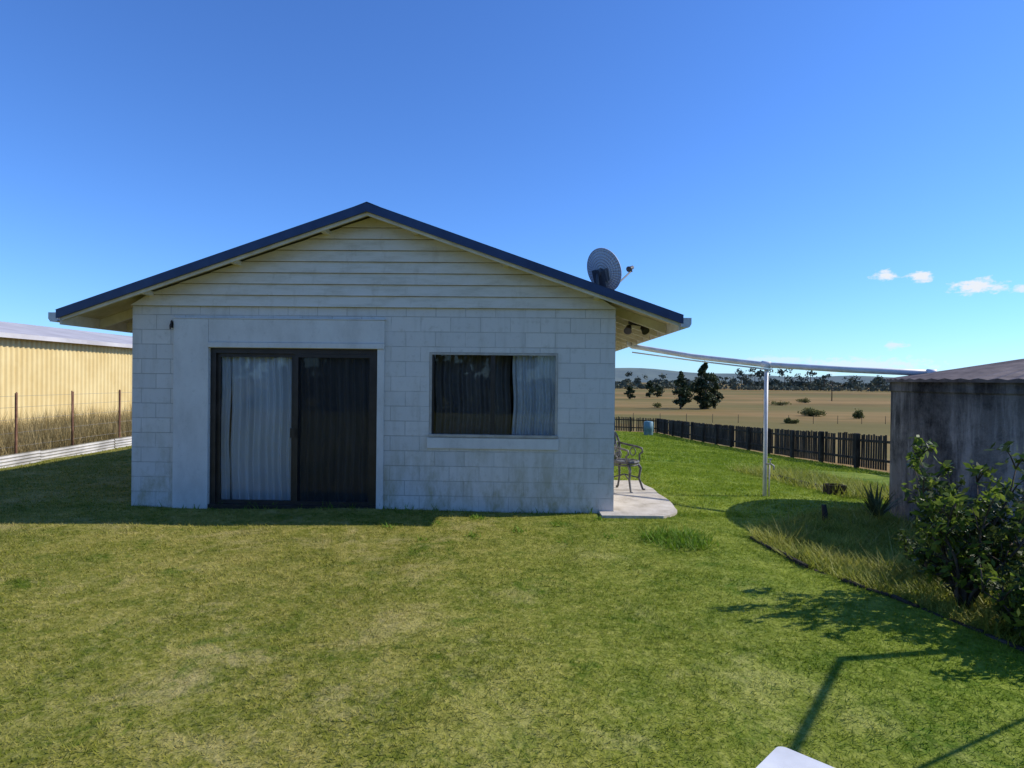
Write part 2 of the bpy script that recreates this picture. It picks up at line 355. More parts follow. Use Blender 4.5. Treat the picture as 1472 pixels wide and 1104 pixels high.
# roof
RZ=4.01; SL=.347; HWD=4.06; Y0=-.30; Y1=9.3
def rz(dx,off=0): return RZ-abs(dx)*SL+off
w=MB(); n=int((Y1-Y0)/.019)
for s in (-1,1):
    for i in range(n):
        ya=Y0+.02+(Y1-Y0-.04)*i/n; yb=Y0+.02+(Y1-Y0-.04)*(i+1)/n
        wa=.009*math.sin(ya/.076*6.283); wb=.009*math.sin(yb/.076*6.283)
        pts=[(CX,ya,RZ-.012+wa),(CX,yb,RZ-.012+wb),(CX+s*(HWD+.04),yb,rz(HWD+.04,-.012+wb)),(CX+s*(HWD+.04),ya,rz(HWD+.04,-.012+wa))]
        w.poly(pts if s<0 else pts[::-1],0,True)
w.obj('roof_sheeting',[M_blue],H)
w=MB()
for s in (-1,1):
    for (ya,yb) in ((Y0-.025,Y0+.012),(Y1-.012,Y1+.025)):
        P=[(CX,-.085),(CX+s*(HWD+.02),-.085),(CX+s*(HWD+.02),.028),(CX,.028)]
        q=[(px,RZ-abs(px-CX)*SL+o) for px,o in P]
        w.poly([(a,ya,b) for a,b in q]); w.poly([(a,yb,b) for a,b in q][::-1])
        for k in range(4):
            (a1,b1),(a2,b2)=q[k],q[(k+1)%4]; w.poly([(a1,ya,b1),(a1,yb,b1),(a2,yb,b2),(a2,ya,b2)])
        q=[(CX,.030),(CX+s*(HWD+.03),.030)]
        w.poly([(a,yy,RZ-abs(a-CX)*SL+o) for (a,o),yy in ((q[0],ya-.004),(q[1],ya-.004),(q[1],yb+.1),(q[0],yb+.1))])
for s in (-1,1):
    w.poly([(CX,Y0-.02,RZ+.04),(CX,Y1+.02,RZ+.04),(CX+s*.16,Y1+.02,RZ-.022),(CX+s*.16,Y0-.02,RZ-.022)])
w.obj('barge_boards',[M_blue],H)
w=MB()
for s in (-1,1):
    w.poly([(CX,Y0+.02,RZ-.04),(CX+s*HWD,Y0+.02,rz(HWD,-.04)),(CX+s*HWD,Y1,rz(HWD,-.04)),(CX,Y1,RZ-.04)])
w.obj('eave_lining',[M_lining],H)
w=MB()
def rafter(s,y,x_in,x_out,dep,th,mat=0):
    q=[(CX+s*x_in,rz(x_in,-.043)),(CX+s*x_out,rz(x_out,-.043)),(CX+s*x_out,rz(x_out,-.043-dep)),(CX+s*x_in,rz(x_in,-.043-dep))]
    w.poly([(a,y,b) for a,b in q],mat); w.poly([(a,y+th,b) for a,b in q][::-1],mat)
    for k in range(4):
        (a1,b1),(a2,b2)=q[k],q[(k+1)%4]; w.poly([(a1,y,b1),(a1,y+th,b1),(a2,y+th,b2),(a2,y,b2)],mat)
for s in (-1,1):
    rafter(s,Y0+.014,0.0,HWD-.03,.085,.035)
    y=.45
    while y<9: rafter(s,y,L/2-.1,HWD-.03,.13,.045); y+=.6
    xa=CX+s*(HWD-.028); xb=CX+s*(HWD-.004); w.box(min(xa,xb),max(xa,xb),Y0+.014,Y1,rz(HWD)-.17,rz(HWD)-.03)
for dx in (-3.0,-1.8,-.6,.6,1.8,3.0):
    zz=rz(dx,-.05); w.box(CX+dx-.035,CX+dx+.035,Y0+.05,-.0,zz-.07,zz-.012)
w.obj('eave_timbers',[M_cream],H)
w=MB()
for s in (-1,1):
    xi=HWD-.002; zt=rz(HWD)-.015
    prof=[(xi,zt-.12),(xi+.10,zt-.12),(xi+.125,zt-.08),(xi+.125,zt),(xi+.115,zt),(xi+.11,zt-.07),(xi+.092,zt-.108),(xi+.008,zt-.108)]
    a=[(CX+s*x,Y0-.02,z) for x,z in prof]; b=[(CX+s*x,Y1,z) for x,z in prof]
    for k in range(len(prof)-1): w.poly([a[k],a[k+1],b[k+1],b[k]])
    w.poly([(CX+s*x,Y0-.021,z) for x,z in ((xi,zt-.12),(xi+.10,zt-.12),(xi+.125,zt-.08),(xi+.125,zt),(xi,zt))])
w.obj('gutters',[M_gutter],H)
w=MB(); w.box(-5.98,-5.962,-.05,-.002,2.42,2.51); w.tube([(-5.97,-.07,2.40),(-5.97,-.075,2.45),(-5.968,-.04,2.50),(-5.98,-.02,2.52)],.009,8)
w.obj('wall_bracket',[M_dark],H)
w=MB()
w.box(.30,.42,.78,.86,2.60,2.68)
for dx,dy in ((-.1,-.05),(.12,-.02)):
    c=Vector((.38+dx,.74+dy,2.53)); d=Vector((dx*2,-.5,-.45)).normalized()
    w.tube([(.36,.8,2.60),(c.x,c.y+.03,2.57),tuple(c)],.012,6); w.tube([c-d*.05,c-d*.03,c+d*.02,c+d*.07],[.02,.04,.045,.06],14)
w.obj('flood_light',[M_dark],H)
# satellite dish (on the roof)
SD=empty('satellite_dish')
C=Vector((1.36,9.5,3.44)); ax=Vector((.60,.62,.36)).normalized(); u=ax.cross(Vector((0,0,1))).normalized(); v=u.cross(ax).normalized()
w=MB(); R0=.32; N=40; rings=8; idx=[]
for j in range(rings+1):
    r=R0*j/rings; row=[]
    for k in range(N):
        a=2*math.pi*k/N; row.append(C+u*math.cos(a)*r*.94+v*math.sin(a)*r*1.05+ax*(r*r*.75-.05))
    idx.append(row)
for j in range(rings):
    for k in range(N):
        k2=(k+1)%N
        if j==0: w.poly([idx[0][0],idx[1][k],idx[1][k2]],0,True)
        else: w.poly([idx[j][k],idx[j+1][k],idx[j+1][k2],idx[j][k2]],0,True)
M_dish=simple('dish_grey',(.56,.53,.50),(.66,.63,.60),4,.5,.4)
o=w.obj('reflector',[M_dish],SD); so=o.modifiers.new('s','SOLIDIFY'); so.thickness=.008
w=MB(); rim=[C+u*math.cos(a)*R0*.94+v*math.sin(a)*R0*1.05+ax*(R0*R0*.75-.05) for a in [2*math.pi*k/40 for k in range(41)]]
w.tube(rim,.008,6,0,False)
bot=C-v*.335+ax*.03; lnb=C+ax*.74-v*.16
w.tube([C-ax*.08-v*.12,bot-ax*.03,bot+ax*.05,lnb-v*.05-ax*.02],.013,6,1)
w.tube([lnb-v*.06,lnb+v*.02],.02,8,1); w.tube([lnb+ax*.06,lnb-ax*.01,lnb-ax*.06],[.03,.034,.048],12,1)
w.tube([C-ax*.055,C-ax*.16],.05,10,1)
Mb=Matrix.Translation(C-ax*.10-v*.10)@Matrix((u,v,ax)).transposed().to_4x4()
w.box(-.09,.09,-.12,.12,-.03,.03,1,Mb); w.box(-.12,-.09,-.05,.14,-.02,.05,1,Mb); w.box(.09,.12,-.05,.14,-.02,.05,1,Mb)
base=Vector((C.x-.02,C.y-.10,2.86))
w.tube([C-ax*.14,C-ax*.15-Vector((0,0,.1)),Vector((C.x-.09,C.y-.12,3.15)),base],.024,8,1); w.tube([Vector((C.x-.09,C.y-.12,3.15)),base+Vector((-.3,.25,.12))],.012,6,1)
w.box(-.09,.09,-.09,.09,-.012,.006,1,Matrix.Translation(base)@Matrix.Rotation(math.radians(19),4,'Y'))
M_dk=simple('bracket_grey',(.06,.06,.065),(.12,.12,.12),6,.5,.4)
w.obj('arm_and_mount',[M_dish,M_dk],SD)

# ---------------------------------------------------------------- concrete path
m=NT('concrete',.85,.2); p=m.pos(); c=m.ramp(m.noise(p,3,7,.75),[(.3,(.30,.26,.20)),(.5,(.50,.445,.37)),(.72,(.62,.57,.50))]); m.col(c); m.bump(m.noise(p,60,4),.003); M_conc=m.mat
w=MB(); yy=list(np.concatenate([np.arange(8.07,8.6,.05),np.arange(8.6,11.61,.3)]))
def pzz(y): return .035+min(0.0,float(gz(1.9,y)))*.9
for i in range(len(yy)-1):
    y,y2=float(yy[i]),float(yy[i+1])
    a,b=float(pathedge(y)),float(pathedge(y2)); za,zb=pzz(y),pzz(y2)
    l1=1.18 if y<8.3 else 1.375; 
    w.poly([(l1,y,za),(a,y,za),(b,y2,zb),(l1,y2,zb)]); w.poly([(a,y,za),(a,y,za-.4),(b,y2,zb-.4),(b,y2,zb)])
a=float(pathedge(yy[0])); w.poly([(1.18,yy[0],pzz(yy[0])),(1.18,yy[0],-.3),(a,yy[0],-.3),(a,yy[0],pzz(yy[0]))]); w.poly([(1.18,yy[0],-.3),(1.18,yy[0],.035),(1.18,8.33,.035),(1.18,8.33,-.3)])
w.obj('concrete_path',[M_conc])

# ---------------------------------------------------------------- cast iron chair
w=MB(); CH=empty('garden_chair',(1.84,10.15,pzz(10.15)),math.radians(-38)); CH.scale=(.98,.98,1.08)
S=.43; _t=w.tube
def tb(p,r,n=8,mat=0,caps=True):
    r=[q*1.35 for q in r] if isinstance(r,(list,tuple)) else r*1.35
    _t(p,r,n,mat,caps)
for sx in (-1,1):
    for sy in (-1,1):
        tb([(sx*.14,sy*.15,S-.01),(sx*.20,sy*.19,S-.10),(sx*.18,sy*.17,S-.25),(sx*.23,sy*.21,.02),(sx*.26,sy*.23,0)],[.018,.017,.014,.013,.018],8)
tb([(-.19,-.18,.18),(0,0,.24),(.19,.18,.18)],.008,6); tb([(-.19,.18,.18),(0,0,.24),(.19,-.18,.18)],.008,6)
ring=[(.22*math.cos(a),.225*math.sin(a),S) for a in [2*math.pi*k/28 for k in range(29)]]; tb(ring,.016,8,0,False)
tb([(.215*math.cos(a),.22*math.sin(a),S-.04) for a in [2*math.pi*k/28 for k in range(29)]],.010,6,0,False)
ring=[(.12*math.cos(a),.12*math.sin(a),S) for a in [2*math.pi*k/20 for k in range(21)]]; tb(ring,.009,6,0,False)
for k in range(16):
    a=2*math.pi*k/16; tb([(0,0,S),(.22*math.cos(a),.22*math.sin(a),S)],.008,5)
for k in range(16):
    a=2*math.pi*(k+.5)/16; tb([(.17*math.cos(a)+.03*math.cos(b),.17*math.sin(a)+.03*math.sin(b),S) for b in [2*math.pi*q/8 for q in range(9)]],.006,5,0,False)
def bk(y,z): return (-.20-.10*(z-S)/.45+.25*y*y*1.6, y, z)
arch=[bk(-.16,S)]+[bk(.24*math.cos(a),S+.24+.23*math.sin(a)) for a in [math.pi*1.18 -math.pi*1.36*k/20 for k in range(21)]]+[bk(.16,S)]
tb(arch,.016,8)
arch=[bk(-.08,S)]+[bk(.15*math.cos(a),S+.24+.14*math.sin(a)) for a in [math.pi*1.15-math.pi*1.3*k/16 for k in range(17)]]+[bk(.08,S)]
tb(arch,.010,6)
for y0 in (-.17,-.12,-.06,0,.06,.12,.17):
    tb([bk(y0*.6,S),bk(y0*1.1,S+.15),bk(y0*.9,S+.3),bk(y0*.9,S+.24+.23*math.sqrt(max(0,1-(y0*.9/.24)**2)))],.007,5)
for (cy,cz,r) in ((0,.12,.05),(-.09,.2,.045),(.09,.2,.045),(0,.28,.055),(-.11,.33,.035),(.11,.33,.035),(-.12,.08,.035),(.12,.08,.035),(0,.40,.04),(-.18,.24,.035),(.18,.24,.035)):
    tb([bk(cy+r*math.cos(b),S+cz+r*math.sin(b)) for b in [2*math.pi*q/12 for q in range(13)]],.007,5,0,False)
for sy in (-1,1):
    tb([bk(sy*.22,S+.26),(-.08,sy*.26,S+.23),(.10,sy*.26,S+.21),(.19,sy*.25,S+.19),(.20,sy*.25,S+.14),(.15,sy*.24,S+.10),(.17,sy*.20,S)],.012,8)
    tb([(.02+.05*math.cos(b),sy*.25,S+.13+.06*math.sin(b)) for b in [2*math.pi*q/12 for q in range(13)]],.007,5,0,False)
M_iron=simple('cast_metal',(.05,.05,.05),(.19,.18,.17),14,.55,.4)
w.obj('chair_frame',[M_iron],CH)

# ---------------------------------------------------------------- water tank
TX,TY,TR=7.45,8.06,2.2
m=NT('tank_concrete',.9,.15); p=m.pos((1,1,.12)); a=m.noise(p,3.5,7,.75); b=m.noise(m.pos(),1.1,6,.75); d=m.noise(m.pos(),22,5,.7)
c=m.mix(.5,m.ramp(a,[(.40,(.03,.026,.025)),(.52,(.13,.115,.105)),(.62,(.44,.39,.35))]),m.ramp(b,[(.42,(.045,.038,.035)),(.58,(.33,.295,.265))]))
sp=m.n('ShaderNodeSeparateXYZ'); m.l(m.n('ShaderNodeNewGeometry').outputs['Position'],sp.inputs[0])
mr=m.n('ShaderNodeMapRange'); m.l(sp.outputs[2],mr.inputs[0]); mr.inputs['From Min'].default_value=1.1; mr.inputs['From Max'].default_value=1.75; mr.inputs['To Max'].default_value=.85
c=m.mix(mr.outputs[0],c,m.mix(1.,c,(.38,.38,.38),'MULTIPLY')); m.col(c); m.bump(d,.015); M_tank=m.mat
m=NT('tank_roof',.7,.3); c=m.ramp(m.noise(m.pos(),4,5,.7),[(.35,(.07,.05,.045)),(.65,(.17,.13,.115))]); m.col(c); M_troof=m.mat
WT=empty('water_tank')
w=MB(); N=72
def cp(r,z,k): a=2*math.pi*k/N; return (TX+r*math.cos(a),TY+r*math.sin(a),z)
prof=[(TR+.0,-.8),(TR,1.66),(TR+.02,1.68),(TR+.02,1.80),(TR-.1,1.81)]
for k in range(N):
    for j in range(len(prof)-1):
        w.poly([cp(prof[j][0],prof[j][1],k),cp(prof[j][0],prof[j][1],k+1),cp(prof[j+1][0],prof[j+1][1],k+1),cp(prof[j+1][0],prof[j+1][1],k)],0,j in(0,))
w.obj('tank_wall',[M_tank],WT)
w=MB(); N=144
for k in range(N):
    ra=[(TR+.07,1.83),(TR*.66,1.83+.15),(TR*.33,1.83+.29),(.02,1.83+.42)]
    for j in range(3):
        f0=.018*(k%2)*ra[j][0]/TR; f1=.018*((k+1)%2)*ra[j][0]/TR; g0=.018*(k%2)*ra[j+1][0]/TR; g1=.018*((k+1)%2)*ra[j+1][0]/TR
        A=cp(ra[j][0],ra[j][1]+f0,k);B=cp(ra[j][0],ra[j][1]+f1,k+1);Cc=cp(ra[j+1][0],ra[j+1][1]+g1,k+1);Dd=cp(ra[j+1][0],ra[j+1][1]+g0,k)
        w.poly([A,B,Cc,Dd])
    w.poly([cp(TR+.07,1.83+.018*(k%2),k),cp(TR+.07,1.80,k),cp(TR+.07,1.80,k+1),cp(TR+.07,1.83+.018*((k+1)%2),k+1)])
w.obj('tank_roof',[M_troof],WT)

# ---------------------------------------------------------------- overhead downpipe with its post
M_white=simple('white_pvc',(.58,.57,.55),(.78,.77,.75),5,.45,.4)
PP=empty('overhead_downpipe')
w=MB(); a=Vector((2.24,11.7,2.42)); b=Vector((4.1,10.1,2.06)); c=Vector((5.85,8.75,1.93))
w.tube([a+Vector((-.06,.0,.13)),a+Vector((-.06,0,.03)),a,a+(b-a)*.05,a+(b-a)*.5-Vector((0,0,.03)),b,b+(c-b)*.5+Vector((0,0,-.012)),c],.045,14)
w.tube([a+Vector((0,0,-.11)),a+(b-a)*.5-Vector((0,0,.10)),b-Vector((0,0,.07))],.012,8)
w.tube([c-(c-b)*.02,c+(c-b)*.03],.056,14); w.tube([b-(b-a)*.03,b+(c-b)*.03],.055,14)
w.obj('pipe',[M_white],PP)
w=MB(); gb=float(gz(4.1,10.1)); w.tube([(4.1,10.1,gb-.2),(4.1,10.1,1.99)],.032,12); w.box(4.03,4.17,10.04,10.16,1.98,2.0)
w.tube([(4.1,10.06,.52+gb),(4.16,10.02,.53+gb),(4.2,10.0,.50+gb),(4.2,10.0,.44+gb)],.014,8,1); w.tube([(4.15,10.02,.53+gb),(4.15,10.02,.6+gb)],.009,6,1); w.box(4.12,4.18,10.01,10.03,.6+gb,.612+gb,1)
w.tube([(4.15,10.05,gb-.1),(4.15,10.05,.53+gb)],.011,6,1)
w.obj('support_post',[M_white,M_alu],PP)

# ---------------------------------------------------------------- fences
m=NT('old_timber',.9,.1); p=m.pos((1,1,.3)); c=m.ramp(m.noise(p,5,5,.7),[(.3,(.025,.020,.016)),(.55,(.07,.058,.045)),(.75,(.14,.12,.10))]); m.col(c); M_timber=m.mat
w=MB(); r=random.Random(3)
def picket_run(p0,p1,h=1.15):
    p0=Vector(p0);p1=Vector(p1); d=p1-p0; Ln=d.length; d.normalize(); ang=math.atan2(d.y,d.x); s=0
    while s<Ln:
        q=p0+d*s; z=float(gz(q.x,q.y)); hh=h+r.uniform(-.03,.03)
        Mx=Matrix.Translation((q.x,q.y,z))@Matrix.Rotation(ang,4,'Z')@Matrix.Rotation(r.uniform(-.02,.02),4,'Y')
        if r.random()>.02: w.box(-.04,.04,-.011,.011,.05,hh,0,Mx)
        s+=.135
    s=0
    while s<Ln:
        q=p0+d*s; q2=p0+d*min(s+2.4,Ln); z=float(gz(q.x,q.y)); z2=float(gz(q2.x,q2.y))
        Mx=Matrix.Translation((q.x,q.y,z))@Matrix.Rotation(ang,4,'Z'); w.box(-.065,.065,.05,.17,-.3,h+.02,0,Mx)
        for zz in (.3,.9):
            nrm=Vector((-d.y,d.x)); o1,o2=.014,.05
            P=[Vector((q.x,q.y))+nrm*o1,Vector((q2.x,q2.y))+nrm*o1,Vector((q2.x,q2.y))+nrm*o2,Vector((q.x,q.y))+nrm*o2]; Zs=[z,z2,z2,z]
            lo=[(P[i].x,P[i].y,Zs[i]+zz) for i in range(4)]; hi=[(P[i].x,P[i].y,Zs[i]+zz+.08) for i in range(4)]
            w.poly(lo[::-1]); w.poly(hi)
            for k in range(4): w.poly([lo[k],lo[(k+1)%4],hi[(k+1)%4],hi[k]])
        s+=2.4
picket_run((11.7,9),(11.7,50)); w.obj('picket_fence',[M_timber])
w=MB(); picket_run((-9.7,50),(11.6,50)); w.obj('picket_fence.001',[M_timber])
M_rust=simple('rusty_steel',(.10,.045,.025),(.22,.11,.07),9,.8,.3)
M_wire=simple('fence_wire',(.22,.20,.18),(.34,.32,.3),9,.5,.4,.5)
M_corr=simple('corrugated_offcut',(.28,.27,.26),(.56,.54,.52),2,.6,.3)
WF=empty('wire_fence'); w=MB()
for y in np.arange(9.0,40,1.62):
    y=float(y)+.0; t=random.uniform(-.03,.03)
    w.tube([(-9.7,y,-.3),(-9.7+t,y+t,1.42)],.013,6); w.box(-9.713+t,-9.687+t,y-.022,y+.022,0,1.40)
for z in (.35,.62,.88,1.12,1.34): w.tube([(-9.735,8,z),(-9.735,40,z)],.003,5,1)
w.obj('posts_and_wires',[M_rust,M_wire],WF)
w=MB(); prof=[(-9.62+.012*math.sin(k*1.05),-.03+k*.0105) for k in range(26)]
for y0 in np.arange(8,38,2.4):
    o=random.uniform(-.015,.015); zo=random.uniform(-.02,.02)
    for k in range(25): w.poly([(prof[k][0]+o,y0,prof[k][1]+zo),(prof[k][0]+o,y0+2.38,prof[k][1]-zo*.5),(prof[k+1][0]+o,y0+2.38,prof[k+1][1]-zo*.5),(prof[k+1][0]+o,y0,prof[k+1][1]+zo)],0,True)
w.obj('corrugated_strip',[M_corr],WF)

# ---------------------------------------------------------------- yellow shed
SH=empty('yellow_metal_shed')
M_yel=simple('cream_yellow_steel',(.64,.48,.21),(.72,.57,.28),1.2,.5,.4)
M_zinc=simple('zinc_roof',(.42,.39,.39),(.56,.53,.53),1,.5,.4)
w=MB(); y0,y1=6.0,42.0; n=int((y1-y0)/.0475); 
pr=[0,0,.03,.03]
for i in range(n):
    xa=-14+pr[i%4]*1.3; xb=-14+pr[(i+1)%4]*1.3; ya=y0+i*.0475; yb=ya+.0475
    w.poly([(xa,ya,0),(xb,yb,0),(xb,yb,2.86),(xa,ya,2.86)])
w.poly([(-14,y0,0),(-14,y0,2.86),(-19,y0,3.66),(-24,y0,2.86),(-24,y0,0)]); w.poly([(-14,y1,0),(-24,y1,0),(-24,y1,2.86),(-19,y1,3.66),(-14,y1,2.86)]); w.poly([(-24,y0,0),(-24,y0,2.86),(-24,y1,2.86),(-24,y1,0)])
w.obj('ribbed_walls',[M_yel],SH)
w=MB(); n=int((y1-y0+.4)/.095)
for i in range(n):
    ya=y0-.2+i*.095; yb=ya+.095; za=.02*(i%2); zb=.02*((i+1)%2)
    w.poly([(-13.8,ya,2.87+za),(-13.8,yb,2.87+zb),(-19,yb,3.71+zb),(-19,ya,3.71+za)]); w.poly([(-19,ya,3.71+za),(-19,yb,3.71+zb),(-24.2,yb,2.87+zb),(-24.2,ya,2.87+za)])
w.box(-13.8,-13.68,y0-.2,y1+.2,2.76,2.89)
w.obj('shed_roof',[M_zinc],SH)

# ---------------------------------------------------------------- plants
M_leaf=foliage('shrub_leaf',[(.06,.10,.012),(.14,.20,.025),(.27,.32,.05)],4,.5,.4,fine=25)
M_leafd=foliage('dark_leaf',[(.02,.04,.010),(.05,.08,.018),(.11,.14,.03)],4,.3,.5,fine=25)
M_bark=simple('bark',(.06,.045,.035),(.14,.11,.09),8,.9,.1)
def shrub(name,cx,cy,h,spread,nst,nl,lsz,mats,seed,low=.15,pw=1.2,rad=.12):
    random.seed(seed); w=MB(); z0=float(gz(cx,cy))
    for i in range(nst):
        a=6.283*i/nst+random.uniform(-.4,.4); rr=spread*random.uniform(.25,1); hh=h*random.uniform(.6,1.0)*(1-.25*rr/spread)
        p=[Vector((cx,cy,z0-.05))]
        for k in range(1,6):
            t=k/5; p.append(Vector((cx+math.cos(a)*rr*t**pw+random.uniform(-.03,.03),cy+math.sin(a)*rr*t**pw+random.uniform(-.03,.03),z0+hh*t)))
        w.tube([tuple(q) for q in p],[.018,.016,.013,.01,.007,.004],6,0)
        for k in range(1,6):
            for _ in range(3):
                aa=random.uniform(0,6.283); l=random.uniform(.10,.26)*spread/.6*(1.15-k/7)
                e=p[k]+Vector((math.cos(aa)*l,math.sin(aa)*l,random.uniform(.02,.18)))
                w.tube([tuple(p[k]),tuple((p[k]+e)/2+Vector((0,0,.02))),tuple(e)],[.006,.005,.003],5,0)
                if e.z-z0>low*h: w.leaves(e,(rad,rad,rad),nl,lsz,1 if random.random()<.7 else 2,.2,1.9,.6)
                w.leaves((p[k]+e)/2,(.09,.09,.08),nl//3,lsz,2,.2,1.9,.6)
    return w.obj(name,mats)
shrub('garden_shrub',3.60,4.95,1.38,.56,11,11,.042,[M_bark,M_leaf,M_leafd],11,.15,1.0,.11)
shrub('garden_shrub.001',4.15,4.55,.85,.7,12,14,.045,[M_bark,M_leafd,M_leafd],12,.05)
shrub('garden_shrub.002',3.66,4.25,.48,.48,10,13,.036,[M_bark,M_leafd,M_leaf],13,.02)
shrub('garden_shrub.003',4.85,6.5,.7,.5,8,12,.04,[M_bark,M_leafd,M_leafd],14,.02)
shrub('garden_shrub.004',5.1,7.4,.55,.4,7,12,.035,[M_bark,M_leafd,M_leafd],15,.02)
shrub('garden_shrub.005',3.95,5.6,.38,.4,8,12,.035,[M_bark,M_leafd,M_leaf],16,.02)
w=MB(); random.seed(21); zb=float(gz(4.85,8.3))
for i in range(46):
    a=random.uniform(0,6.283); l=random.uniform(.35,.65); bend=random.uniform(.2,.8); wd=.018; px,py=-math.sin(a)*wd,math.cos(a)*wd; pv=None
    for k in range(7):
        t=k/6; x=4.85+math.cos(a)*l*bend*t; y=8.3+math.sin(a)*l*bend*t; z=zb+l*(t-.55*bend*t*t); f=1-t**2*.95
        c_=((x-px*f,y-py*f,z),(x+px*f,y+py*f,z))
        if pv: w.poly([pv[0],pv[1],c_[1],c_[0]],0,True)
        pv=c_
w.obj('flax_plant',[foliage('flax_leaf',[(.04,.05,.02),(.09,.11,.04),(.17,.19,.08)],5,.3)])
w=MB(); zb=float(gz(4.07,8.1)); w.tube([(4.07,8.1,zb-.1),(4.075,8.1,zb+.1),(4.06,8.11,zb+.22)],[.04,.035,.03],9); w.obj('timber_stake',[M_timber])
w=MB(); e=[(2.72,7.05),(2.74,6.65),(2.80,6.3),(2.88,5.95),(2.98,5.6),(3.06,5.35),(3.15,5.15),(3.24,4.9),(3.30,4.7),(3.36,4.4),(3.40,4.1)]
random.seed(5)
for i in range(len(e)-1):
    a=Vector(e[i]);b=Vector(e[i+1]); d=(b-a); za=float(gz(*a));z_=Matrix.Translation((a.x,a.y,za))@Matrix.Rotation(math.atan2(d.y,d.x)+random.uniform(-.12,.12),4,'Z')@Matrix.Rotation(random.uniform(-.06,.06),4,'Y')
    w.box(0,d.length*.92,-.02,.02,-.1,.02+random.uniform(-.014,.014),0,z_)
w.obj('garden_edging',[M_timber],None,.008)
w=MB()
for (ya,yb) in ((11.3,12.4),(12.45,13.5),(13.55,14.6)):
    w.tube([(5.95,ya,float(gz(5.95,ya))+.03),(6.0,yb,float(gz(6.0,yb))+.03)],.06,9)
w.obj('timber_log_edging',[M_timber])
w=MB(); zz=float(gz(5.75,11)); 
w.box(5.62,5.88,10.98,11.0,zz,zz+.17); w.box(5.62,5.88,11.2,11.22,zz,zz+.17); w.box(5.60,5.62,10.98,11.22,zz,zz+.17); w.box(5.88,5.90,10.98,11.22,zz,zz+.17); w.box(5.62,5.88,11.0,11.2,zz+.01,zz+.03)
w.obj('planter_box',[M_timber])
M_teal=simple('teal_plastic',(.10,.19,.21),(.18,.30,.33),4,.5,.4)
w=MB(); dx,dy=9.85,45.0; zz=float(gz(dx,dy)); w.tube([(dx,dy,zz-.05),(dx,dy,zz+.1),(dx,dy,zz+.35),(dx,dy,zz+.38),(dx,dy,zz+.7),(dx,dy,zz+.73),(dx,dy,zz+.95),(dx,dy,zz+1.0)],[.30,.33,.33,.345,.345,.33,.33,.28],20); w.tube([(dx-.1,dy,zz+1.0),(dx-.1,dy,zz+1.04)],.05,10)
w.obj('plastic_drum',[M_teal])

# paddock trees
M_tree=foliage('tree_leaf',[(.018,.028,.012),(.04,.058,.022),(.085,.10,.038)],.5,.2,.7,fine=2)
M_treehaze=foliage('hazed_leaf',[(.060,.070,.055),(.090,.104,.074),(.145,.155,.105)],.1,.1,.9,fine=.6)  # distance haze is mixed into these leaf colours
def tree(name,x,y,h,wd,seed,n=1600,ls=.45,base=.12,mat=M_tree):
    random.seed(seed); w=MB(); z0=float(gz(x,y))
    w.tube([(x,y,z0-.3),(x+.1,y,z0+h*.3),(x-.05,y,z0+h*.6),(x,y,z0+h*.9)],[h*.03,h*.024,h*.015,h*.004],8,0)
    nc=16
    for i in range(nc):
        t=(i+.5)/nc; zc=z0+h*(base+(1-base)*t); rr=wd/2*(math.sin(math.pi*min(1,(.12+t*.88))**.8)**.6)*random.uniform(.55,1.0)
        a=random.uniform(0,6.283); o=rr*.5
        cx,cy=x+math.cos(a)*o,y+math.sin(a)*o
        w.tube([(x,y,zc-h*.08),(cx,cy,zc)],[h*.008,h*.003],5,0)
        w.leaves((cx,cy,zc),(rr*.75,rr*.75,h*.09),n//nc,ls,1,.4,1.3)
    return w.obj(name,[M_bark,mat])
tree('paddock_tree',31.0,115,6.6,4.6,31); tree('paddock_tree.001',35.8,116,8.4,6.4,32,2600,base=.02)
tree('paddock_tree.002',38.3,118,5,3.6,33,900)
tree('paddock_tree.003',43,195,5.2,4,34,700,.6); tree('paddock_tree.004',33,175,3.6,3.6,35,600,.5); tree('paddock_tree.005',46.5,200,4,5,36,600,.6)
M_bush=foliage('paddock_bush',[(.07,.075,.02),(.15,.15,.04),(.25,.22,.08)],.8,.25,.8,fine=3)
def bush(name,x,y,h,wd,seed,mat=M_bush,n=900,ls=.22):
    random.seed(seed); w=MB(); z0=float(gz(x,y))
    for i in range(9):
        a=random.uniform(0,6.283); o=random.random()*wd*.38; cx,cy=x+math.cos(a)*o,y+math.sin(a)*o*.7; hh=h*random.uniform(.4,.8)
        w.tube([(x,y,z0-.1),(cx,cy,z0+hh*.6)],[.05,.02],5,0); w.leaves((cx,cy,z0+hh*.5),(wd*.22,wd*.2,hh*.55),n//9,ls,1,.4,1.4)
    w.obj(name,[M_bark,mat])
bush('paddock_bush',45.5,95,1.8,4.8,41,n=1300); bush('paddock_bush.001',50,90,1.9,1.9,42,n=500); bush('paddock_bush.002',33.5,75,1.0,2.0,43,n=400)
bush('paddock_bush.003',28,120,1.4,3,44,n=400); bush('paddock_bush.004',60,140,1.6,5,45,n=500); bush('paddock_bush.005',41,150,1.5,4,46,n=500); bush('paddock_bush.006',75,160,2,5,47,n=500)
random.seed(50); w=MB()
def dtree(x,y,h,wd,n=90,ls=2.0):
    z0=-3.3
    w.tube([(x,y,z0),(x,y,z0+h*.6)],[.4,.2],5,0)
    for i in range(6):
        t=random.random(); cx=x+random.uniform(-.5,.5)*wd*.7; zc=z0+h*(.2+.68*t)
        w.leaves((cx,y+random.uniform(-2,2),zc),(wd*.32,wd*.3,h*.2),n//6,ls*random.uniform(.5,1),1,.3,1.2)
for i in range(330):
    y=random.uniform(440,560); t=random.uniform(-.35,1.15); x=y*t
    h=random.uniform(5.5,11)*(.85+.25*math.sin(x*.05))
    dtree(x,y,h,random.uniform(8,15),72,2.2)
